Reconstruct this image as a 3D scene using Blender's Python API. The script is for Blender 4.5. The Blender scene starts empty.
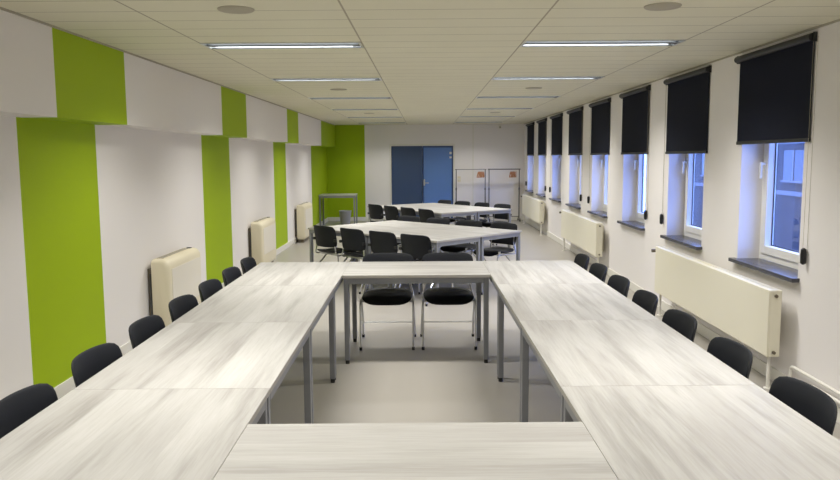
import bpy, bmesh, math, random
from mathutils import Vector, Matrix, Euler
random.seed(7)
S = bpy.context.scene
COL = S.collection
PI = math.pi
TH = 0.0107                       # the ring of tables stands slightly askew in the room
CEIL = 2.54
XW_L, XW_LL, XW_R, Y_B, Y_F = -2.38, -2.61, 2.62, 19.88, -2.0
Z_BULK = 1.96

# ------------------------------------------------------------------ materials
def lin(c):
    return tuple(((v/255)/12.92 if v/255 <= .04045 else ((v/255+.055)/1.055)**2.4) for v in c) + (1,)

def mat(name, rgb, rough=.5, metal=0, spec=.5, emis=None, es=0, noise=None, bump=None):
    m = bpy.data.materials.new(name); m.use_nodes = True
    nt = m.node_tree; b = nt.nodes['Principled BSDF']
    b.inputs['Base Color'].default_value = lin(rgb)
    b.inputs['Roughness'].default_value = rough
    b.inputs['Metallic'].default_value = metal
    b.inputs['Specular IOR Level'].default_value = spec
    if emis:
        b.inputs['Emission Color'].default_value = lin(emis); b.inputs['Emission Strength'].default_value = es
    if noise or bump:
        tc = nt.nodes.new('ShaderNodeTexCoord')
        n = nt.nodes.new('ShaderNodeTexNoise'); n.inputs['Scale'].default_value = (noise or bump)[0]
        n.inputs['Detail'].default_value = 5
        nt.links.new(tc.outputs['Object'], n.inputs['Vector'])
        if noise:
            mx = nt.nodes.new('ShaderNodeMix'); mx.data_type = 'RGBA'
            c = lin(rgb); k = noise[1]
            mx.inputs['A'].default_value = tuple(v*(1-k) for v in c[:3])+(1,)
            mx.inputs['B'].default_value = tuple(min(1, v*(1+k)) for v in c[:3])+(1,)
            nt.links.new(n.outputs['Fac'], mx.inputs['Factor'])
            nt.links.new(mx.outputs['Result'], b.inputs['Base Color'])
        if bump:
            bp = nt.nodes.new('ShaderNodeBump'); bp.inputs['Strength'].default_value = bump[1]
            bp.inputs['Distance'].default_value = .002
            nt.links.new(n.outputs['Fac'], bp.inputs['Height'])
            nt.links.new(bp.outputs['Normal'], b.inputs['Normal'])
    return m

def wood_mat():
    m = bpy.data.materials.new('whitewashed_oak'); m.use_nodes = True
    nt = m.node_tree; N = nt.nodes; L = nt.links; b = N['Principled BSDF']
    b.inputs['Roughness'].default_value = .5; b.inputs['Specular IOR Level'].default_value = .28
    tc = N.new('ShaderNodeTexCoord'); oi = N.new('ShaderNodeObjectInfo')
    off = N.new('ShaderNodeVectorMath'); off.operation = 'SCALE'
    cmb = N.new('ShaderNodeCombineXYZ')
    L.new(oi.outputs['Random'], cmb.inputs['X']); L.new(oi.outputs['Random'], cmb.inputs['Y'])
    L.new(cmb.outputs[0], off.inputs[0]); off.inputs['Scale'].default_value = 37
    add = N.new('ShaderNodeVectorMath'); add.operation = 'ADD'
    L.new(tc.outputs['Object'], add.inputs[0]); L.new(off.outputs[0], add.inputs[1])
    def noise(sc, scale, det, dist=0):
        mp = N.new('ShaderNodeMapping'); mp.inputs['Scale'].default_value = sc
        L.new(add.outputs[0], mp.inputs['Vector'])
        n = N.new('ShaderNodeTexNoise'); n.inputs['Scale'].default_value = scale
        n.inputs['Detail'].default_value = det; n.inputs['Distortion'].default_value = dist
        n.inputs['Roughness'].default_value = .6
        L.new(mp.outputs[0], n.inputs['Vector']); return n.outputs['Fac']
    def ramp(fac, stops):
        r = N.new('ShaderNodeValToRGB'); e = r.color_ramp.elements
        e[0].position, e[0].color = stops[0]; e[1].position, e[1].color = stops[-1]
        for p, c in stops[1:-1]:
            k = e.new(p); k.color = c
        L.new(fac, r.inputs[0]); return r.outputs[0]
    # planks: a tone for each 0.13 m board
    sp = N.new('ShaderNodeSeparateXYZ'); L.new(add.outputs[0], sp.inputs[0])
    dv = N.new('ShaderNodeMath'); dv.operation = 'DIVIDE'; dv.inputs[1].default_value = .135; L.new(sp.outputs['Y'], dv.inputs[0])
    fl = N.new('ShaderNodeMath'); fl.operation = 'FLOOR'; L.new(dv.outputs[0], fl.inputs[0])
    mm = N.new('ShaderNodeMath'); mm.operation = 'MULTIPLY'; mm.inputs[1].default_value = 5.37; L.new(fl.outputs[0], mm.inputs[0])
    dx = N.new('ShaderNodeMath'); dx.operation = 'MULTIPLY'; dx.inputs[1].default_value = 1.1; L.new(sp.outputs['X'], dx.inputs[0])
    c2 = N.new('ShaderNodeCombineXYZ'); L.new(mm.outputs[0], c2.inputs['Y']); L.new(dx.outputs[0], c2.inputs['X'])
    pn = N.new('ShaderNodeTexNoise'); pn.inputs['Scale'].default_value = 1.0; pn.inputs['Detail'].default_value = 1; L.new(c2.outputs[0], pn.inputs['Vector'])
    base = ramp(pn.outputs['Fac'], [(.3, lin((160, 157, 152))), (.5, lin((169, 167, 162))), (.7, lin((178, 176, 171)))])
    streak = ramp(noise((1.0, 15, 6), 1.0, 5, .12), [(.34, lin((180, 177, 172))), (.50, lin((240, 239, 237))), (.72, (1, 1, 1, 1))])
    fine = ramp(noise((6, 130, 6), 1.0, 3), [(.3, lin((214, 210, 203))), (.6, (1, 1, 1, 1))])
    def mul(a, c, f):
        mx = N.new('ShaderNodeMix'); mx.data_type = 'RGBA'; mx.blend_type = 'MULTIPLY'
        mx.inputs['Factor'].default_value = f; L.new(a, mx.inputs['A']); L.new(c, mx.inputs['B']); return mx.outputs['Result']
    out = mul(mul(base, streak, .5), fine, .3)
    L.new(out, b.inputs['Base Color'])
    return m

def ceiling_mat():
    m = bpy.data.materials.new('ceiling_tiles'); m.use_nodes = True
    nt = m.node_tree; N = nt.nodes; L = nt.links; b = N['Principled BSDF']
    b.inputs['Roughness'].default_value = .9; b.inputs['Specular IOR Level'].default_value = .1
    tc = N.new('ShaderNodeTexCoord'); sp = N.new('ShaderNodeSeparateXYZ'); L.new(tc.outputs['Object'], sp.inputs[0])
    def line(axis, o, period, w):
        a = N.new('ShaderNodeMath'); a.operation = 'SUBTRACT'; a.inputs[1].default_value = o-period*40; L.new(sp.outputs[axis], a.inputs[0])
        d = N.new('ShaderNodeMath'); d.operation = 'MODULO'; d.inputs[1].default_value = period; L.new(a.outputs[0], d.inputs[0])
        s = N.new('ShaderNodeMath'); s.operation = 'SUBTRACT'; s.inputs[1].default_value = period/2; L.new(d.outputs[0], s.inputs[0])
        ab = N.new('ShaderNodeMath'); ab.operation = 'ABSOLUTE'; L.new(s.outputs[0], ab.inputs[0])
        g = N.new('ShaderNodeMath'); g.operation = 'GREATER_THAN'; g.inputs[1].default_value = period/2-w; L.new(ab.outputs[0], g.inputs[0])
        return g.outputs[0]
    lx = line('X', -.467, 1.2, .006); ly = line('Y', 5.63, .3, .0045)
    n = N.new('ShaderNodeTexNoise'); n.inputs['Scale'].default_value = 2.2; n.inputs['Detail'].default_value = 3; L.new(tc.outputs['Object'], n.inputs['Vector'])
    r = N.new('ShaderNodeMix'); r.data_type = 'RGBA'; r.inputs['A'].default_value = lin((216, 212, 190)); r.inputs['B'].default_value = lin((226, 222, 201)); L.new(n.outputs['Fac'], r.inputs['Factor'])
    m1 = N.new('ShaderNodeMix'); m1.data_type = 'RGBA'; m1.inputs['B'].default_value = lin((165, 159, 140))
    L.new(ly, m1.inputs['Factor']); L.new(r.outputs['Result'], m1.inputs['A'])
    m2 = N.new('ShaderNodeMix'); m2.data_type = 'RGBA'; m2.inputs['B'].default_value = lin((170, 163, 144))
    L.new(lx, m2.inputs['Factor']); L.new(m1.outputs['Result'], m2.inputs['A'])
    L.new(m2.outputs['Result'], b.inputs['Base Color'])
    return m

def glass_mat():
    m = bpy.data.materials.new('window_glass'); m.use_nodes = True
    nt = m.node_tree; N = nt.nodes; L = nt.links; N.remove(N['Principled BSDF'])
    t = N.new('ShaderNodeBsdfTransparent'); t.inputs[0].default_value = (.9, .94, .97, 1)
    g = N.new('ShaderNodeBsdfGlossy'); g.inputs['Roughness'].default_value = .02
    f = N.new('ShaderNodeFresnel'); ge = N.new('ShaderNodeNewGeometry')
    io = N.new('ShaderNodeMix'); io.inputs['A'].default_value = 1.45; io.inputs['B'].default_value = 1/1.45
    L.new(ge.outputs['Backfacing'], io.inputs['Factor']); L.new(io.outputs['Result'], f.inputs[0])
    mx = N.new('ShaderNodeMixShader'); L.new(f.outputs[0], mx.inputs[0]); L.new(t.outputs[0], mx.inputs[1]); L.new(g.outputs[0], mx.inputs[2])
    L.new(mx.outputs[0], N['Material Output'].inputs[0]); return m

M = dict(
    wall=mat('white_wall_paint', (233, 229, 226), .75, spec=.25, bump=(90, .15)),
    green=mat('lime_green_paint', (158, 184, 10), .6, spec=.3, bump=(90, .1)),
    floor=mat('pale_vinyl_floor', (156, 151, 142), .36, spec=.45, noise=(1.3, .05)),
    base=mat('white_baseboard', (228, 225, 216), .45),
    ceil=ceiling_mat(), wood=wood_mat(),
    edge=mat('table_edge_band', (168, 164, 156), .5),
    steel=mat('grey_table_metal', (136, 138, 142), .42, metal=.35),
    cap=mat('black_plastic', (24, 24, 26), .5),
    black=mat('black_chair_polymer', (24, 26, 31), .6, spec=.22, bump=(260, .25)),
    seatm=mat('black_seat_polymer', (22, 24, 29), .55, spec=.28, bump=(200, .3)),
    chrome=mat('chrome_tube', (205, 205, 205), .28, metal=1),
    blind=mat('black_blind_fabric', (24, 27, 40), .85, spec=.15, bump=(400, .2)),
    roller=mat('dark_roller_tube', (34, 35, 38), .5),
    frame=mat('white_window_frame', (232, 230, 224), .35),
    stone=mat('dark_stone_sill', (66, 66, 72), .25, spec=.5, noise=(60, .2)),
    glass=glass_mat(),
    rad=mat('cream_radiator_enamel', (229, 224, 203), .38),
    heat=mat('cream_heater_casing', (222, 213, 186), .45),
    panel=mat('pale_heater_panel', (226, 220, 205), .5),
    brass=mat('valve_metal', (120, 112, 98), .35, metal=.8),
    pipe=mat('white_pipe_enamel', (230, 227, 218), .35),
    white=mat('white_plastic', (225, 222, 212), .4),
    lampbody=mat('aluminium_reflector', (205, 206, 205), .3, metal=.8),
    lampdark=mat('lamp_louvre_metal', (90, 92, 92), .4, metal=.6),
    tube=mat('lit_fluorescent_tube', (255, 255, 255), .4, emis=(240, 247, 255), es=9),
    disc=mat('grey_speaker_grille', (176, 170, 154), .8, spec=.1),
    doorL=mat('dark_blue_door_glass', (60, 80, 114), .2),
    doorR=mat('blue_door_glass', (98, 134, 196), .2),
    doorF=mat('blue_door_profile', (62, 86, 132), .35),
    rack=mat('grey_rack_tube', (116, 114, 110), .35, metal=.6),
    hanger=mat('orange_brown_wood', (176, 120, 78), .5),
    bin=mat('brushed_bin_metal', (192, 192, 195), .4, metal=.15),
    brick=mat('facade_render', (70, 64, 63), .9, noise=(.8, .15)),
    roofm=mat('facade_roof', (54, 66, 58), .9),
    fwin=mat('facade_window_glass', (40, 48, 60), .1),
    fband=mat('facade_pale_band', (128, 124, 124), .8),
    asphalt=mat('street_asphalt', (60, 60, 62), .9),
    shelfdark=mat('grey_table_laminate', (172, 174, 166), .4),
)

# ------------------------------------------------------------------ mesh helpers
def B(): return bmesh.new()

def box(bm, x0, x1, y0, y1, z0, z1, mi=0, bev=0, rot=None):
    t = B()
    bmesh.ops.create_cube(t, size=1)
    for v in t.verts:
        v.co = Vector(((x0+x1)/2+v.co.x*(x1-x0), (y0+y1)/2+v.co.y*(y1-y0), (z0+z1)/2+v.co.z*(z1-z0)))
    if bev:
        bmesh.ops.bevel(t, geom=list(t.edges), offset=bev, segments=2, profile=.6, affect='EDGES')
    if rot is not None:
        bmesh.ops.transform(t, matrix=rot, verts=t.verts)
    merge(bm, t, mi)

def merge(bm, t, mi=0):
    for f in t.faces: f.material_index = mi
    me = bpy.data.meshes.new('tmp'); t.to_mesh(me); t.free()
    n = len(bm.faces); bm.from_mesh(me); bm.faces.ensure_lookup_table()
    for f in bm.faces[n:]: f.material_index = mi
    bpy.data.meshes.remove(me)

def cyl(bm, p0, p1, r, seg=12, mi=0, r2=None):
    p0, p1 = Vector(p0), Vector(p1); d = p1-p0
    t = B(); bmesh.ops.create_cone(t, cap_ends=True, segments=seg, radius1=r, radius2=r if r2 is None else r2, depth=d.length)
    q = d.to_track_quat('Z', 'Y').to_matrix().to_4x4()
    bmesh.ops.transform(t, matrix=Matrix.Translation((p0+p1)/2) @ q, verts=t.verts)
    merge(bm, t, mi)

def tube(bm, pts, r, seg=8, rad=.04, n=4):
    """round tube through points, corners rounded with radius rad"""
    P = [Vector(p) for p in pts]; path = [P[0]]
    for i in range(1, len(P)-1):
        a, b, c = P[i-1], P[i], P[i+1]
        d1 = (a-b); d2 = (c-b); k = min(rad, d1.length*.45, d2.length*.45)
        s, e = b+d1.normalized()*k, b+d2.normalized()*k
        for j in range(n+1):
            t = j/n; path.append(s*(1-t)**2+b*2*t*(1-t)+e*t*t)
    path.append(P[-1])
    rings = []; up = None
    for i, p in enumerate(path):
        d = (path[min(i+1, len(path)-1)]-path[max(i-1, 0)]).normalized()
        if up is None:
            up = d.orthogonal().normalized()
        up = (up-d*up.dot(d)).normalized(); sd = d.cross(up)
        rings.append([bm.verts.new(p+(up*math.cos(2*PI*k/seg)+sd*math.sin(2*PI*k/seg))*r) for k in range(seg)])
    for a, b in zip(rings, rings[1:]):
        for k in range(seg): bm.faces.new((a[k], a[(k+1) % seg], b[(k+1) % seg], b[k]))
    bm.faces.new(rings[0][::-1]); bm.faces.new(rings[-1])

def pad(bm, w, h, t, deform, n=5.0, K=6, SEG=40, edge=6):
    """cushion-like slab with a rounded-rectangle outline; deform maps (u, v, t) to 3-D"""
    def outline(a):
        ca, sa = math.cos(a), math.sin(a)
        r = (abs(ca)**n+abs(sa)**n)**(-1/n); return ca*r*w/2, sa*r*h/2
    sc = [0.0, .35, .65, .85, .94, .985, 1.0]
    sides = []
    for s in (1, -1):
        rings = []
        for k in sc:
            th = s*t/2*max(0, 1-k**edge)**.5
            if k == 0: rings.append([bm.verts.new(deform(0, 0, th))])
            elif k == 1.0 and s == -1: rings.append(sides[0][-1])
            else: rings.append([bm.verts.new(deform(outline(2*PI*i/SEG)[0]*k, outline(2*PI*i/SEG)[1]*k, th)) for i in range(SEG)])
        sides.append(rings)
        for i in range(SEG):
            j = (i+1) % SEG
            f = [rings[0][0], rings[1][i], rings[1][j]]
            bm.faces.new(f if s == 1 else f[::-1])
            for a, b in zip(rings[1:], rings[2:]):
                f = [a[i], b[i], b[j], a[j]]
                bm.faces.new(f if s == 1 else f[::-1])

def lathe(bm, prof, seg=24, c=(0, 0)):
    rings = [[bm.verts.new((c[0]+r*math.cos(2*PI*k/seg), c[1]+r*math.sin(2*PI*k/seg), z)) for k in range(seg)] for r, z in prof]
    for a, b in zip(rings, rings[1:]):
        for k in range(seg): bm.faces.new((a[k], a[(k+1) % seg], b[(k+1) % seg], b[k]))
    bm.faces.new(rings[0][::-1]); bm.faces.new(rings[-1])

def obj(name, bm, mats, parent=None, smooth=False, loc=None):
    bmesh.ops.recalc_face_normals(bm, faces=bm.faces)
    me = bpy.data.meshes.new(name); bm.to_mesh(me); bm.free()
    if not isinstance(mats, (list, tuple)): mats = [mats]
    for m in mats: me.materials.append(m)
    if smooth:
        for p in me.polygons: p.use_smooth = True
        try: me.set_sharp_from_angle(angle=math.radians(40))
        except Exception: pass
    o = bpy.data.objects.new(name, me); COL.objects.link(o)
    if parent: o.parent = parent
    if loc: o.location = loc
    return o

def tag(o, label, cat, group=None):
    o['label'] = label; o['category'] = cat
    if group: o['group'] = group
    return o

def thing(name, label, cat, loc=(0, 0, 0), rotz=0, group=None):
    o = bpy.data.objects.new(name, None); o.empty_display_size = .1; COL.objects.link(o)
    o.location = loc; o.rotation_euler = (0, 0, rotz)
    return tag(o, label, cat, group)

def struct(name, bm, m, parent=None, smooth=False):
    o = obj(name, bm, m, parent, smooth)
    if not parent: o['kind'] = 'structure'
    return o

def kids(o): return [c for c in COL.objects if c.parent == o]

def dup(root, loc, rotz, label):
    r = root.copy(); COL.objects.link(r); r.location = loc; r.rotation_euler = (0, 0, rotz); r['label'] = label
    for ch in kids(root):
        c = ch.copy(); COL.objects.link(c); c.parent = r
        for g in kids(ch):
            d = g.copy(); COL.objects.link(d); d.parent = c
    return r

def ring(x, y, z=0):               # ring frame -> room frame
    c, s = math.cos(TH), math.sin(TH)
    return Vector((c*x-s*y, s*x+c*y, z))

# ------------------------------------------------------------------ room shell
bm = B(); box(bm, -3.0, 2.95, Y_F-.1, Y_B+.1, -.1, 0); struct('floor', bm, M['floor'])

LX = (-1.072, 1.336)                                # centres of the two rows of lamps
LY = [0.68, 3.18, 5.78, 8.28, 10.88, 13.48, 16.08, 18.68]  # last row is added, only to brighten the back wall
LW, LD = 1.198, .28
xs = sorted([-3.0, 2.95]+[x+s*LW/2 for x in LX for s in (-1, 1)])
ys = sorted([Y_F-.1, Y_B+.1]+[y+s*LD/2 for y in LY for s in (-1, 1)])
bm = B()
for i in range(len(xs)-1):
    for j in range(len(ys)-1):
        cx, cy = (xs[i]+xs[i+1])/2, (ys[j]+ys[j+1])/2
        if any(abs(cx-x) < .1 for x in LX) and any(abs(cy-y) < .1 for y in LY): continue
        box(bm, xs[i], xs[i+1], ys[j], ys[j+1], CEIL, CEIL+.02)
struct('ceiling', bm, M['ceil'])

# left wall: upper part stands 0.23 m proud of the lower part; lime stripes run down both
SY = [(4.86, 6.0), (8.82, 10.03), (12.98, 14.12), (17.2, Y_B)]
bm = B()
SYL = [(4.79, 5.93), (8.74, 9.97), (12.87, 14.0), (17.12, Y_B)]
for sy_, xw, za, zb_ in ((SYL, XW_LL, 0, Z_BULK), (SY, XW_L, Z_BULK, CEIL+.02)):
    cuts = [Y_F]+[v for p in sy_ for v in p]
    for i in range(len(cuts)-1):
        box(bm, XW_LL-.15, xw, cuts[i], cuts[i+1], za, zb_, 1 if i % 2 == 1 else 0)
struct('wall_left', bm, [M['wall'], M['green']])

bm = B()                                            # back wall with a door opening
DX0, DX1, DZ = -.9, .745, 1.985
GX = -1.60
box(bm, -2.76, GX, Y_B, Y_B+.12, 0, CEIL+.02, 1)
box(bm, GX, DX0, Y_B, Y_B+.12, 0, CEIL+.02, 0)
box(bm, DX1, 2.92, Y_B, Y_B+.12, 0, CEIL+.02, 0)
box(bm, DX0, DX1, Y_B, Y_B+.12, DZ, CEIL+.02, 0)
struct('wall_back', bm, [M['wall'], M['green']])
bm = B(); box(bm, -3.0, 2.95, Y_F-.12, Y_F, 0, CEIL+.02); struct('wall_front', bm, M['wall'])

WY = [5.2+1.843*i for i in range(8)]; WW = 1.02; WZ0, WZ1 = .80, 2.36
bm = B()
ycut = [Y_F]
for y in WY: ycut += [y, y+WW]
ycut.append(Y_B)
box(bm, XW_R, XW_R+.266, Y_F, Y_B, 0, WZ0); box(bm, XW_R, XW_R+.266, Y_F, Y_B, WZ1, CEIL+.02)
for i in range(0, len(ycut)-1, 2): box(bm, XW_R, XW_R+.266, ycut[i], ycut[i+1], WZ0, WZ1)
struct('wall_right', bm, M['wall'])

bm = B(); box(bm, XW_LL, XW_LL+.014, Y_F, Y_B, 0, .10, bev=.003); struct('baseboard_left', bm, M['base'])
bm = B(); box(bm, XW_R-.014, XW_R, Y_F, Y_B, 0, .10, bev=.003); struct('baseboard_right', bm, M['base'])
bm = B(); box(bm, XW_LL+.02, DX0-.05, Y_B-.014, Y_B, 0, .10, bev=.003); box(bm, DX1+.05, XW_R-.02, Y_B-.014, Y_B, 0, .10, bev=.003)
struct('baseboard_back', bm, M['base'])
bm = B(); box(bm, XW_L, XW_L+.012, Y_F, Y_B, CEIL-.012, CEIL); struct('trim_1', bm, M['disc'])
bm = B(); box(bm, XW_R-.012, XW_R, Y_F, Y_B, CEIL-.012, CEIL); struct('trim_2', bm, M['disc'])
bm = B(); box(bm, 1.255, 1.285, Y_B-.02, Y_B, .1, CEIL, bev=.003); struct('trim_3', bm, M['white'])

# windows
ordn = ['nearest the camera', 'second from the camera', 'third from the camera', 'fourth from the camera', 'fifth from the camera', 'sixth from the camera', 'seventh from the camera', 'farthest from the camera']
for i, y in enumerate(WY):
    w = bpy.data.objects.new('window_%d' % (i+1), None); COL.objects.link(w); w.location = (2.80, y, WZ0); w['kind'] = 'structure'
    z1 = WZ1-WZ0; f = .05
    bm = B()
    for a in ((0, f, 0, z1), (WW-f, WW, 0, z1), (f, WW-f, .03, .03+f), (f, WW-f, z1-f, z1)):
        box(bm, 0, .08, a[0], a[1], a[2], a[3], bev=.004)
    obj('window_frame', bm, M['frame'], w)
    bm = B(); s = .07
    for a in ((f, f+s, .08, z1-f), (WW-f-s, WW-f, .08, z1-f), (f+s, WW-f-s, .08, .08+s), (f+s, WW-f-s, z1-f-s, z1-f)):
        box(bm, -.012, .06, a[0], a[1], a[2], a[3], bev=.006)
    sash = obj('window_sash', bm, M['frame'], w)
    bm = B(); box(bm, .046, .052, f+s-.005, WW-f-s+.005, .08+s-.005, z1-f-s+.005); obj('window_pane', bm, M['glass'], w)
    bm = B(); g0, g1, k0, k1 = f+s, WW-f-s, .08+s, z1-f-s
    for a in ((g0, g0+.008, k0, k1), (g1-.008, g1, k0, k1), (g0+.008, g1-.008, k0, k0+.008), (g0+.008, g1-.008, k1-.008, k1)): box(bm, .040, .0455, *a)
    obj('gasket', bm, M['cap'], sash)
    bm = B(); yh = WW-f-s/2
    box(bm, -.022, -.012, yh-.015, yh+.015, .76, .84, bev=.003)
    cyl(bm, (-.055, yh, .82), (-.02, yh, .82), .010)
    box(bm, -.062, -.045, yh-.012, yh+.012, .70, .83, bev=.005)
    obj('window_handle', bm, M['white'], sash)
    bm = B(); box(bm, -.245, .0, -.03, WW+.05, 0, .03, bev=.004)
    for v in bm.verts:
        if v.co.x > -.19: v.co.y = min(max(v.co.y, .001), WW-.001)
    # the part inside the opening is narrower than the nosing
    bm.free(); bm = B(); box(bm, -.235, -.1805, -.03, WW+.05, 0, .03, bev=.003); box(bm, -.1805, 0, .001, WW-.001, 0, .03)
    obj('window_sill', bm, M['stone'], w)

# door at the back
d = bpy.data.objects.new('door_1', None); COL.objects.link(d); d.location = (0, Y_B, 0); d['kind'] = 'structure'
bm = B()
box(bm, DX0-.05, DX0, -.02, .02, 0, DZ+.05, bev=.004); box(bm, DX1, DX1+.05, -.02, .02, 0, DZ+.05, bev=.004); box(bm, DX0, DX1, -.02, .02, DZ, DZ+.05, bev=.004)
obj('door_frame', bm, M['white'], d)
DM = -.075
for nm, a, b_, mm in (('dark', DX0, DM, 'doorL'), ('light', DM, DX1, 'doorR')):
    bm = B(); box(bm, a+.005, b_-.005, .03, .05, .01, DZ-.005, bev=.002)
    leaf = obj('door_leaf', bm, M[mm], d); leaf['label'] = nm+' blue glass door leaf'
    bm = B()
    box(bm, a+.005, a+.04, .02, .06, .01, DZ-.005); box(bm, b_-.04, b_-.005, .02, .06, .01, DZ-.005)
    box(bm, a+.04, b_-.04, .02, .06, DZ-.05, DZ-.005); box(bm, a+.04, b_-.04, .02, .06, .01, .10)
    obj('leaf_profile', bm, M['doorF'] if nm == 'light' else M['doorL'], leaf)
    if nm == 'light':
        bm = B(); box(bm, a+.03, a+.07, .0, .02, .93, 1.10, bev=.004); cyl(bm, (a+.05, -.05, 1.0), (a+.05, .01, 1.0), .011); box(bm, a+.04, a+.17, -.06, -.042, .99, 1.012, bev=.006)
        obj('door_handle', bm, M['lampbody'], leaf)
        bm = B(); box(bm, b_-.10, b_-.04, .016, .02, 1.76, 1.82); box(bm, b_-.10, b_-.04, .016, .02, 1.65, 1.70)
        obj('sticker', bm, M['white'], leaf)
bm = B(); box(bm, DX0-.05, DX1+.05, Y_B+.12, Y_B+.2, 0, DZ+.1); struct('wall_corridor', bm, M['wall'])

# ------------------------------------------------------------------ ceiling lights
lamp_power = 34
def make_lamp(x, y, label):
    t = thing('ceiling_light', label, 'ceiling light', (x, y, CEIL), 0, 'recessed fluorescent ceiling lights')
    a, b_ = LW/2, LD/2
    bm = B()
    box(bm, -a, a, -b_, b_, .075, .08); box(bm, -a, a, -b_, -b_+.012, -.004, .075); box(bm, -a, a, b_-.012, b_, -.004, .075)
    box(bm, -a, -a+.02, -b_+.012, b_-.012, -.004, .075); box(bm, a-.02, a, -b_+.012, b_-.012, -.004, .075)
    obj('housing', bm, M['lampbody'], t)
    for s in (-1, 1):
        bm = B(); cyl(bm, (-a+.04, s*.078, .021), (a-.04, s*.078, .021), .011, 12)
        obj('lamp_tube', bm, M['tube'], t, True)
    bm = B()
    box(bm, -a+.02, a-.02, -.03, .03, -.004, .03, bev=.004)
    for s in (-1, 1):
        box(bm, -a+.02, a-.02, *sorted((s*(b_-.0119), s*(b_-.015))), -.004, .0035)
    n = 26
    for k in range(1, n):
        xx = -a+.02+(2*a-.04)*k/n
        box(bm, xx-.001, xx+.001, -b_+.012, -.03, .026, .05); box(bm, xx-.001, xx+.001, .03, b_-.012, .026, .05)
    obj('louvre', bm, M['lampdark'], t)
    bm = B(); box(bm, a-.075, a-.022, -.05, .05, -.006, -.0041, bev=.0005); obj('end_plate', bm, M['lampdark'], t)
    return t
rows = ('left', 'right')
dist = ['above the camera end of the room', 'just in front of the camera', 'above the middle of the table ring', 'above the far end of the table ring', 'above the first rotated table block', 'between the two rotated table blocks', 'above the farther rotated table block', 'added to brighten the back wall']
lamp0 = None
for i, x in enumerate(LX):
    for j, y in enumerate(LY):
        lb = '%s row recessed ceiling light with two tubes, %s' % (rows[i], dist[j])
        if j in (2, 3): lb = '%s lit twin tube ceiling light in %s row' % (('nearer', 'farther')[j-2], rows[i])
        if j < 2:      # out of frame, still there for its light
            pass
        if lamp0 is None: lamp0 = make_lamp(x, y, lb)
        else: dup(lamp0, (x, y, CEIL), 0, lb)
        ld = bpy.data.lights.new('tube_light', 'AREA'); ld.shape = 'RECTANGLE'; ld.size = 1.08; ld.size_y = .22
        ld.energy = lamp_power*(.4 if j == 7 else 1); ld.color = (1.0, .98, .945); ld.spread = math.radians(128)  # the added back pair runs dimmer than the others
        lo = bpy.data.objects.new('tube_light', ld); COL.objects.link(lo); lo.location = (x, y, CEIL-.012)

disc0 = None
for i, x in enumerate((-1.08, 1.36)):
    for j, y in enumerate((4.38, 9.46, 14.6)):
        bm = B(); lathe(bm, [(.104, 0), (.104, -.004), (.098, -.009), (.0, -.009)][:3]+[(.01, -.0095)], 32)
        o = obj('ceiling_speaker', bm, M['disc'], None, True, (x, y, CEIL))
        tag(o, 'round flat grey ceiling speaker %s, %s side' % (('in front of the nearest light', 'past the second light', 'near the back wall')[j], rows[i]), 'speaker', 'round ceiling speakers')

# ------------------------------------------------------------------ blinds
sidetxt = ['nearest the camera', 'second from the camera', 'third from the camera', 'fourth from the camera', 'fifth from the camera', 'sixth from the camera', 'seventh, one before the farthest', 'farthest, by the back corner']
for i, y in enumerate(WY):
    y0, y1 = y-.09, y+WW+.10
    zb = 1.80 if i == 0 else 1.73
    t = thing('roller_blind', 'black roller blind half lowered over window, '+sidetxt[i], 'blind', (2.592, (y0+y1)/2, 2.475), 0, 'black roller blinds on the window wall')
    h = (y1-y0)/2; zz = zb-2.475
    bm = B(); cyl(bm, (0, -h, 0), (0, h, 0), .026, 16)
    obj('roller', bm, M['roller'], t, True)
    for s in (-1, 1):
        bm = B(); box(bm, .0, .027, *sorted((s*h, s*(h+.012))), -.032, .032, bev=.003)
        obj('bracket', bm, M['roller'], t)
    bm = B(); box(bm, .0175, .019, -h+.006, h-.02, zz, -.005)
    obj('fabric', bm, M['blind'], t)
    bm = B(); box(bm, .011, .024, -h+.004, h-.018, zz-.022, zz+.004, bev=.003)
    obj('bottom_bar', bm, M['roller'], t)
    s = -1 if i % 2 == 0 else 1
    yc = s*(h+.004) if s < 0 else h+.004
    bm = B()
    tube(bm, [(.006, yc, .0), (.006, yc, -1.45)], .0014, 6); tube(bm, [(.020, yc+.03*s, .0), (.020, yc+.03*s, -1.45)], .0014, 6)
    tube(bm, [(.006, yc, -1.45), (.012, yc+.015*s, -1.475), (.020, yc+.03*s, -1.45)], .0022, 6)
    ch = obj('chain', bm, M['disc'], t)
    bm = B(); lathe(bm, [(.006, -.06), (.018, -.05), (.020, 0), (.018, .045), (.006, .055)], 16, (.004, yc+.015*s))
    for v in bm.verts: v.co.z += -1.475
    obj('chain_weight', bm, M['cap'], ch, True)

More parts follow.
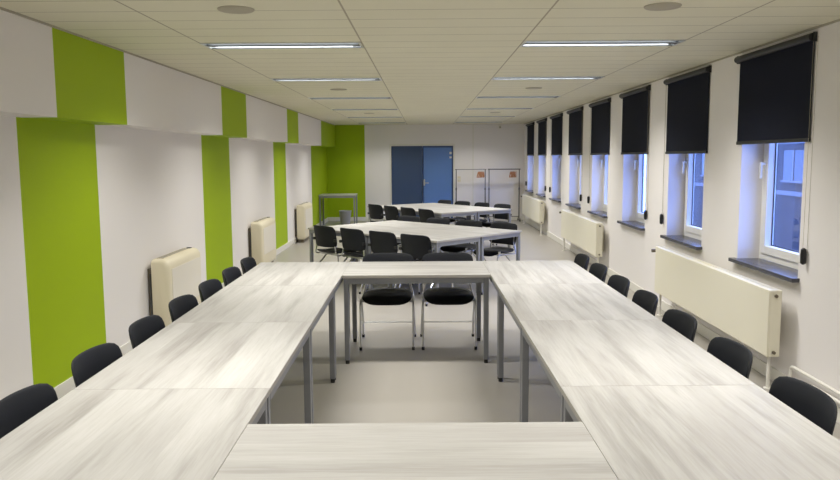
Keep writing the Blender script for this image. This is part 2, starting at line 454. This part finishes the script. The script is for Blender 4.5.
# ------------------------------------------------------------------ radiators
def radiator(y0, y1, label):
    t = thing('radiator', label, 'radiator', (2.44, (y0+y1)/2, .0), 0, 'cream panel radiators under the windows')
    h = (y1-y0)/2; z0, z1 = .25, .735
    bm = B(); box(bm, 0, .018, -h, h, z0, z1, bev=.007)
    obj('front_panel', bm, M['rad'], t)
    bm = B(); box(bm, .075, .093, -h, h, z0, z1, bev=.007); obj('rear_panel', bm, M['rad'], t)
    bm = B()
    n = int((y1-y0)/.04)
    for k in range(n+1):
        yy = -h+.03+(2*h-.06)*k/n
        box(bm, .018, .075, yy-.004, yy+.004, z0+.04, z1-.04)
    obj('convector_fins', bm, M['rad'], t)
    bm = B(); box(bm, .012, .082, -h+.004, h-.004, z1-.014, z1+.002, bev=.003)
    for k in range(int(h*2/.03)):
        yy = -h+.03+k*.03
        box(bm, .03, .064, yy, yy+.012, z1+.002, z1+.004)
    obj('top_grille', bm, M['rad'], t)
    for s in (-1, 1):
        bm = B(); box(bm, .010, .084, s*h-.004, s*h+.004, z0+.004, z1-.002, bev=.002); obj('side_panel', bm, M['rad'], t)
    for z in (z0+.035, z1-.04):
        bm = B(); cyl(bm, (.047, -h-.018, z), (.047, -h, z), .013, 6); obj('blanking_plug', bm, M['brass'], t)
    bm = B(); cyl(bm, (.047, h, z1-.05), (.047, h+.03, z1-.05), .012, 12); cyl(bm, (.03, h+.03, z1-.05), (-.03, h+.03, z1-.05), .018, 16)
    obj('thermostat_valve', bm, M['brass'], t, True)
    for s in (-1, 1):
        bm = B(); cyl(bm, (.047, s*(h-.06), 0), (.047, s*(h-.06), z0+.01), .013, 12); cyl(bm, (.047, s*(h-.06), 0), (.047, s*(h-.06), .008), .03, 16); obj('leg', bm, M['pipe'], t, True)
    for s in (-1, 1):
        bm = B(); box(bm, .093, .165, s*(h-.25)-.02, s*(h-.25)+.02, .3, .68); obj('wall_bracket', bm, M['rad'], t)
    return t
radiator(5.23, 7.86, 'long cream radiator below the two nearest windows, beside the table ring')
radiator(10.6, 13.36, 'cream radiator below the windows, middle of the three radiators')
radiator(15.9, 18.8, 'cream radiator in the far window corner by the coat racks')
bm = B(); tube(bm, [(2.585, 5.17, .0), (2.585, 5.17, .205), (2.585, 1.0, .205)], .011, 10, .05)
tag(obj('heating_pipe', bm, M['pipe'], None, True), 'upper white heating pipe bending up and along the right wall', 'pipe')
bm = B(); tube(bm, [(2.585, 4.9, .0), (2.585, 4.9, .15), (2.585, 1.0, .15)], .011, 10, .05)
tag(obj('heating_pipe', bm, M['pipe'], None, True), 'lower white heating pipe running along the right wall', 'pipe')

# ------------------------------------------------------------------ fan heaters on the left wall
def heater_body(bm, x0, x1, y0, y1, z0, z1):
    """casing with the wall side square and the room side strongly rounded, extruded along y"""
    r = .075; prof = [(x0, z0)]
    def arc(cx, cz, a0, a1, rr=r, n=6):
        for k in range(n+1):
            a = a0+(a1-a0)*k/n; prof.append((cx+rr*math.cos(a), cz+rr*math.sin(a)))
    arc(x1-r*.7, z0+r*.7, -PI/2, 0, r*.7); arc(x1-r, z1-r, 0, PI/2)
    prof.append((x0, z1))
    cy = (y0+y1)/2; hy = (y1-y0)/2
    steps = [(0, .035), (.006, .020), (.018, .008), (.04, 0)]
    yy = [(-hy+a, b) for a, b in steps]+[(hy-a, b) for a, b in steps[::-1]]
    cxm, czm = (x0+x1)/2, (z0+z1)/2; rings = []
    for y, ins in yy:
        rings.append([bm.verts.new((x-(ins if x > cxm else 0), cy+y, z-ins*(1 if z > czm else -1)*.9)) for x, z in prof])
    n = len(prof)
    for a, b in zip(rings, rings[1:]):
        for k in range(n): bm.faces.new((a[k], a[(k+1) % n], b[(k+1) % n], b[k]))
    bm.faces.new(rings[0][::-1]); bm.faces.new(rings[-1])
def heater(y0, label):
    t = thing('fan_heater', label, 'heater', (XW_LL, y0+.51, 0), 0, 'cream fan heaters on the left wall')
    bm = B(); heater_body(bm, .05, .215, -.51, .51, .06, .75); obj('casing', bm, M['heat'], t, True)
    bm = B(); box(bm, .2145, .2195, -.43, .45, .26, .655, bev=.002); obj('front_panel', bm, M['panel'], t)
    bm = B()
    box(bm, .065, .135, -.40, .36, .7495, .754)
    obj('top_grille', bm, M['heat'], t)
    bm = B()
    for k in range(4): box(bm, .07+.016*k, .077+.016*k, -.39, .35, .754, .7555)
    obj('grille_slot', bm, M['brass'], t)
    bm = B(); box(bm, .09, .135, .40, .45, .7495, .757, bev=.003); obj('control_cover', bm, M['cap'], t)
    bm = B(); box(bm, .0, .05, -.47, .47, .12, .66); obj('mounting_plate', bm, M['brass'], t)
    bm = B(); cyl(bm, (.03, -.49, .15), (.03, -.49, .62), .008); cyl(bm, (.03, -.49, .30), (.03, -.49, .36), .014); obj('supply_pipe', bm, M['lampdark'], t, True)
    bm = B(); box(bm, .06, .17, -.45, .45, .0, .0605); obj('plinth', bm, M['brass'], t)
    return t
heater(6.85, 'cream fan heater on the left wall, nearest the camera')
heater(10.85, 'cream fan heater on the left wall, middle of three')
heater(14.75, 'cream fan heater on the left wall, farthest, by the lime corner')

# ------------------------------------------------------------------ tables
def make_table(L_, W_, label, loc, rotz, group, h=.74):
    t = thing('conference_table', label, 'table', loc, rotz, group)
    a, b_ = L_/2, W_/2
    bm = B()
    box(bm, -a+.0008, a-.0008, -b_+.0008, b_-.0008, h-.024, h, 0, bev=.0015)
    bm.faces.ensure_lookup_table()
    for f in bm.faces:
        if f.normal.z < .5: f.material_index = 1
    obj('tabletop', bm, [M['wood'], M['edge']], t)
    bm = B(); i = .012; k = .022
    box(bm, -a+i+.04, a-i-.04, -b_+i, -b_+i+k, h-.072, h-.024); box(bm, -a+i+.04, a-i-.04, b_-i-k, b_-i, h-.072, h-.024)
    box(bm, -a+i, -a+i+k, -b_+i+.04, b_-i-.04, h-.072, h-.024); box(bm, a-i-k, a-i, -b_+i+.04, b_-i-.04, h-.072, h-.024)
    obj('frame', bm, M['steel'], t)
    for sx in (-1, 1):
        for sy in (-1, 1):
            x, y = sx*(a-i-.02), sy*(b_-i-.02)
            bm = B(); box(bm, x-.02, x+.02, y-.02, y+.02, .03, h-.024, bev=.005)
            lg = obj('leg', bm, M['steel'], t)
            bm = B(); cyl(bm, (x, y, 0), (x, y, .03), .017, 16); obj('foot_cap', bm, M['cap'], lg, True)
    return t

YF, YN = 6.765, 2.593                               # far edge of the ring, back edge of its near side
XL, XR, TW, TL = -.616, .590, .82, 1.2516
nth = ['at the far end', 'second from the far end', 'third from the far end', 'nearest the camera']
def rtab(side, k):
    x = XL-TW/2 if side == 'left' else XR+TW/2
    return ring(x, YF-TL*(k+.5)), TH+PI/2
t0 = None
for side in ('left', 'right'):
    for k in range(4):
        loc, rz = rtab(side, k)
        lb = 'whitewashed oak table in the %s arm of the ring, %s' % (side, nth[k])
        if t0 is None: t0 = make_table(TL, TW, lb, loc, rz, 'tables of the conference ring')
        else: dup(t0, loc, rz, lb)
cw = XR-XL
c0 = make_table(cw, .80, 'whitewashed oak table closing the far side of the ring', ring((XL+XR)/2, YF-.40), TH, 'tables of the conference ring')
dup(c0, ring((XL+XR)/2, YN-.40), TH, 'whitewashed oak table closing the near side of the ring')

# ------------------------------------------------------------------ chairs
def make_chair(label, loc, rotz, group):
    """sitter faces +y"""
    t = thing('stacking_chair', label, 'chair', loc, rotz, group)
    bm = B()
    def ds(u, v, th):
        z = .452+th-.012*math.exp(-((u/.14)**2+((v+.03)/.15)**2))
        if v > .11: z -= .045*((v-.11)/.11)**2
        if v < -.12: z += .03*((-v-.12)/.1)**2
        return (u, v, z)
    pad(bm, .45, .44, .036, ds, n=4.5); obj('seat', bm, M['seatm'], t, True)
    bm = B()
    def db(u, v, th):
        z = .662+v
        y = -.235-.16*(v+.10)+.055*(u/.23)**2 + th + (.010*math.cos(v*9))
        return (u, y, z)
    pad(bm, .475, .285, .026, db, n=6.5, SEG=56); obj('backrest', bm, M['black'], t, True)
    for s in (-1, 1):
        x = s*.232
        bm = B(); tube(bm, [(x, .20, .02), (x, .185, .425), (x, -.19, .415), (x*.84, -.176, .56), (x*.84, -.196, .70)], .0095, 8, .05)
        obj('side_frame', bm, M['chrome'], t, True)
        bm = B(); tube(bm, [(x, .02, .408), (x*1.03, -.20, .20), (x*1.05, -.285, .02)], .0105, 8, .04); obj('rear_leg', bm, M['chrome'], t, True)
        for (gx, gy) in ((x, .20), (x*1.05, -.285)):
            bm = B(); cyl(bm, (gx, gy, 0), (gx, gy, .028), .013, 12); obj('foot_glide', bm, M['cap'], t, True)
        bm = B(); box(bm, x-.02, x+.02, -.215, -.185, .60, .635, bev=.004); obj('link_bracket', bm, M['cap'], t)
        bm = B(); box(bm, x+s*.011-.0015, x+s*.011+.0015, .14, .18, .435, .475, bev=.001); obj('link_plate', bm, M['chrome'], t)
    bm = B(); tube(bm, [(-.232, .193, .25), (.232, .193, .25)], .006, 8); obj('crossbar', bm, M['chrome'], t, True)
    bm = B(); tube(bm, [(-.232, .10, .418), (.232, .10, .418)], .009, 8); tube(bm, [(-.232, -.12, .414), (.232, -.12, .414)], .009, 8); obj('seat_support', bm, M['chrome'], t, True)
    return t
ch0 = [None]
def chair(label, x, y, rz, group):
    if ch0[0] is None: ch0[0] = make_chair(label, Vector((x, y, 0)), rz, group)
    else:
        c = dup(ch0[0], Vector((x, y, 0)), rz, label); c['group'] = group
NTH = ['nearest the camera', 'second from the camera', 'third from the camera', 'fourth from the camera', 'fifth from the camera', 'sixth from the camera', 'at the far end']
CY_R = [2.75, 3.42, 4.09, 4.74, 5.37, 6.0, 6.62]
CY_L = [2.72, 3.37, 4.02, 4.66, 5.29, 5.92, 6.53]
for k in range(7):
    p = ring(XR+TW-.155, CY_R[k]); chair('black stacking chair along the window side of the ring, '+NTH[k], p.x, p.y, TH+PI/2+random.uniform(-.03, .03), 'chairs on the window side of the ring')
for k in range(7):
    p = ring(XL-TW+.155, CY_L[k]); chair('black stacking chair along the heater side of the ring, '+NTH[k], p.x, p.y, TH-PI/2+random.uniform(-.03, .03), 'chairs on the heater side of the ring')
for x, w in ((-.275, 'left'), (.275, 'right')):
    p = ring(x, 6.62); chair('black chair with chrome legs tucked under the far cross table, '+w+' one', p.x, p.y, PI+TH, 'pair of chairs at the far cross table')

# rotated blocks of four tables, with four chairs on each long side
def block(fx, fy, ang, tl, tw, nm, group):
    e = Vector((math.cos(ang), math.sin(ang))); n = Vector((-e.y, e.x)); F = Vector((fx, fy))
    tt = None
    names = {(0, 0): 'near corner', (1, 0): 'right corner', (0, 1): 'left corner', (1, 1): 'far corner'}
    for i in (0, 1):
        for j in (0, 1):
            c = F+e*(tw*(i+.5))+n*(tl*(j+.5))
            lb = 'whitewashed oak table in the %s block, %s' % (nm, names[(i, j)])
            if tt is None: tt = make_table(tl, tw, lb, (c.x, c.y, 0), ang+PI/2, 'tables of the %s block' % nm)
            else: dup(tt, (c.x, c.y, 0), ang+PI/2, lb)
    pos = ['leftmost', 'second from left', 'third from left', 'rightmost']
    for k in range(4):
        d_ = 2*tl-(.45+.558*k)
        c = F+n*(d_)+e*(.14 if nm == 'nearer' else .10)
        chair('black chair on the camera side of the %s rotated table block, %s' % (nm, pos[k]), c.x, c.y, ang-PI/2+random.uniform(-.05, .05), 'chairs on the camera side of the %s block' % nm)
    for k in range(4):
        d_ = 2*tl-(.22+.60*k)
        c = F+n*d_+e*(2*tw-.08)
        chair('black chair behind the %s rotated table block, %s' % (nm, pos[k]), c.x, c.y, ang+PI/2+random.uniform(-.05, .05), 'chairs behind the %s block' % nm)
block(.128, 8.42, .80, 1.21, .80, 'nearer', '')
block(.27, 12.6, .62, 1.21, .80, 'farther', '')

# ------------------------------------------------------------------ things at the back
t = thing('side_table', 'grey rectangular side table in the lime green corner', 'table', (-2.155, 18.45, 0))
bm = B(); box(bm, -.445, .445, -.33, .33, .755, .785, bev=.003); obj('tabletop', bm, M['shelfdark'], t)
bm = B(); box(bm, -.40, .40, -.315, -.295, .71, .755); box(bm, -.40, .40, .295, .315, .71, .755); box(bm, -.435, -.415, -.29, .29, .71, .755); box(bm, .415, .435, -.29, .29, .71, .755); obj('frame', bm, M['steel'], t)
for sx in (-1, 1):
    for sy in (-1, 1):
        bm = B(); box(bm, sx*.42-.018, sx*.42+.018, sy*.30-.018, sy*.30+.018, 0, .755, bev=.004); obj('leg', bm, M['steel'], t)
t = thing('waste_bin', 'round metal waste bin on the floor in the lime corner', 'bin', (-2.05, 18.98, 0))
bm = B(); lathe(bm, [(.115, 0), (.12, .01), (.155, .32), (.160, .325), (.160, .335), (.150, .335), (.115, .02)], 32); obj('body', bm, M['bin'], t, True)
bm = B(); tube(bm, [(.158*math.cos(a*PI/12), .158*math.sin(a*PI/12), .332) for a in range(25)], .006, 8, .01, 1); obj('rim', bm, M['bin'], t, True)

def rack(x0, x1, label, bar):
    cx = (x0+x1)/2; h = (x1-x0)/2
    t = thing('coat_rack', label, 'coat rack', (cx, 19.55, 0), 0, 'coat racks at the back wall')
    for s in (-1, 1):
        bm = B(); cyl(bm, (s*h, 0, .05), (s*h, 0, .86), .016); cyl(bm, (s*h, 0, .84), (s*h, 0, 1.36), .012); cyl(bm, (s*h, 0, .82), (s*h, 0, .88), .022)
        p = obj('upright', bm, M['rack'], t, True)
        bm = B(); box(bm, s*h-.016, s*h+.016, -.22, .22, .055, .08, bev=.004); obj('base_bar', bm, M['rack'], t)
        for sy in (-1, 1):
            bm = B(); cyl(bm, (s*h-.012, sy*.2, .028), (s*h+.012, sy*.2, .028), .027, 16); obj('castor', bm, M['cap'], t, True)
    bm = B(); cyl(bm, (-h-.03, 0, 1.36), (h+.03, 0, 1.36), .014 if bar else .008); obj('hanging_rail', bm, M['rack'], t, True)
    bm = B(); cyl(bm, (-h, 0, .12), (h, 0, .12), .010); obj('lower_rail', bm, M['rack'], t, True)
rack(.81, 1.57, 'grey tubular coat rack right of the blue door', False)
rack(1.67, 2.46, 'grey tubular coat rack in the right back corner by the windows', True)
def hanger(x, rz, label):
    t = thing('coat_hanger', label, 'coat hanger', (x, 19.55, 1.372), rz, 'wooden coat hangers on the racks')
    bm = B(); tube(bm, [(-.012, 0, -.02), (-.018, 0, .002), (0, 0, .012), (.018, 0, .0), (.012, 0, -.03), (0, 0, -.05), (0, 0, -.09)], .0022, 6, .012, 3); obj('hook', bm, M['chrome'], t, True)
    bm = B()
    for s in (-1, 1): 
        v = [(0, -.07), (.10, -.10), (.20, -.19), (.205, -.225), (.19, -.22), (.09, -.15), (0, -.13)]
        f = [bm.verts.new((s*a, -.009, z)) for a, z in v]; g = [bm.verts.new((s*a, .009, z)) for a, z in v]
        bm.faces.new(f); bm.faces.new(g[::-1])
        for k in range(len(v)): bm.faces.new((f[k], f[(k+1) % 7], g[(k+1) % 7], g[k]))
    box(bm, -.18, .18, -.006, .006, -.225, -.205)
    obj('shoulder_bar', bm, M['hanger'], t)
for k, w in enumerate(('leftmost', 'second from left', 'third from left', 'fourth from left', 'rightmost')):
    hanger(1.40+.033*k, 1.28+.04*k, 'orange wooden hanger on the rack beside the door, %s' % w)
for k, w in enumerate(('leftmost', 'second from left', 'third from left', 'fourth from left', 'rightmost')):
    hanger(2.24+.033*k, 1.28+.04*k, 'orange wooden hanger on the rack in the corner, %s' % w)
t = thing('light_switch', 'small beige light switch on the back wall right of the door', 'switch', (.9, Y_B, 1.1))
bm = B(); box(bm, -.04, .04, -.008, 0, -.07, .07, bev=.003); obj('switch_plate', bm, M['heat'], t)
bm = B(); box(bm, -.025, .025, -.013, -.008, -.03, .03, bev=.002); obj('rocker', bm, M['white'], t)
t = thing('motion_sensor', 'small white motion sensor high on the back wall', 'sensor', (1.98, Y_B, 2.47))
bm = B(); box(bm, -.035, .035, -.04, 0, -.05, .05, bev=.01); obj('sensor_housing', bm, M['white'], t)
bm = B(); box(bm, -.024, .024, -.046, -.04, -.035, .01, bev=.003); obj('sensor_lens', bm, M['disc'], t)

# ------------------------------------------------------------------ outside
bm = B(); box(bm, 2.92, 40, -30, 60, -3.2, -3.1); g = struct('ground_outside', bm, M['asphalt'])
t = thing('neighbouring_building', 'dim rendered building across the street seen through the windows', 'building', (17, 22, -3.1))
bm = B(); box(bm, 0, 8, -34, 34, 0, 6.2); obj('facade_wall', bm, M['brick'], t)
bm = B(); box(bm, -.3, 8.3, -34.3, 34.3, 6.2, 7.6); obj('roof', bm, M['roofm'], t)
bm = B(); box(bm, -.06, 0, -34, 34, 5.3, 5.6); box(bm, -.06, 0, -34, 34, 2.9, 3.1); obj('string_course', bm, M['fband'], t)
for k in range(12):
    y = -30+k*5.2
    bm = B(); box(bm, -.05, .0, y, y+1.9, 3.6, 5.0); w = obj('window', bm, M['fwin'], t)
    bm = B(); box(bm, -.12, -.05, y-.1, y+2.0, 3.5, 3.6); box(bm, -.08, -.05, y+.9, y+1.0, 3.6, 5.0); obj('window_frame', bm, M['fband'], w)

# ------------------------------------------------------------------ world: blue dusk
W = bpy.data.worlds.new('dusk'); S.world = W; W.use_nodes = True
bg = W.node_tree.nodes['Background']
bg.inputs[0].default_value = (.20, .33, .95, 1); bg.inputs[1].default_value = 9.5

# ------------------------------------------------------------------ camera
f, p, yw, r, H = 744.37, .11118, .0032, -.00582, 1.692
cp, sp, cy, sy = math.cos(p), math.sin(p), math.cos(yw), math.sin(yw)
fwd = Vector((sy*cp, cy*cp, -sp)); rt = Vector((cy, -sy, 0)); up = rt.cross(fwd)
rt, up = math.cos(r)*rt+math.sin(r)*up, -math.sin(r)*rt+math.cos(r)*up
rot = Matrix((rt, up, -fwd)).transposed()
rot = Matrix.Rotation(TH, 3, 'Z') @ rot
cam = bpy.data.cameras.new('camera'); co = bpy.data.objects.new('camera', cam); COL.objects.link(co)
co.matrix_world = Matrix.Translation((0, 0, H)) @ rot.to_4x4()
cam.sensor_width = 36; cam.lens = f/840*36; cam.clip_start = .05; cam.clip_end = 200
S.camera = co
S.view_settings.view_transform = 'Standard'; S.view_settings.look = 'None'
S.view_settings.exposure = 0; S.view_settings.gamma = 1; S.view_settings.use_curve_mapping = False
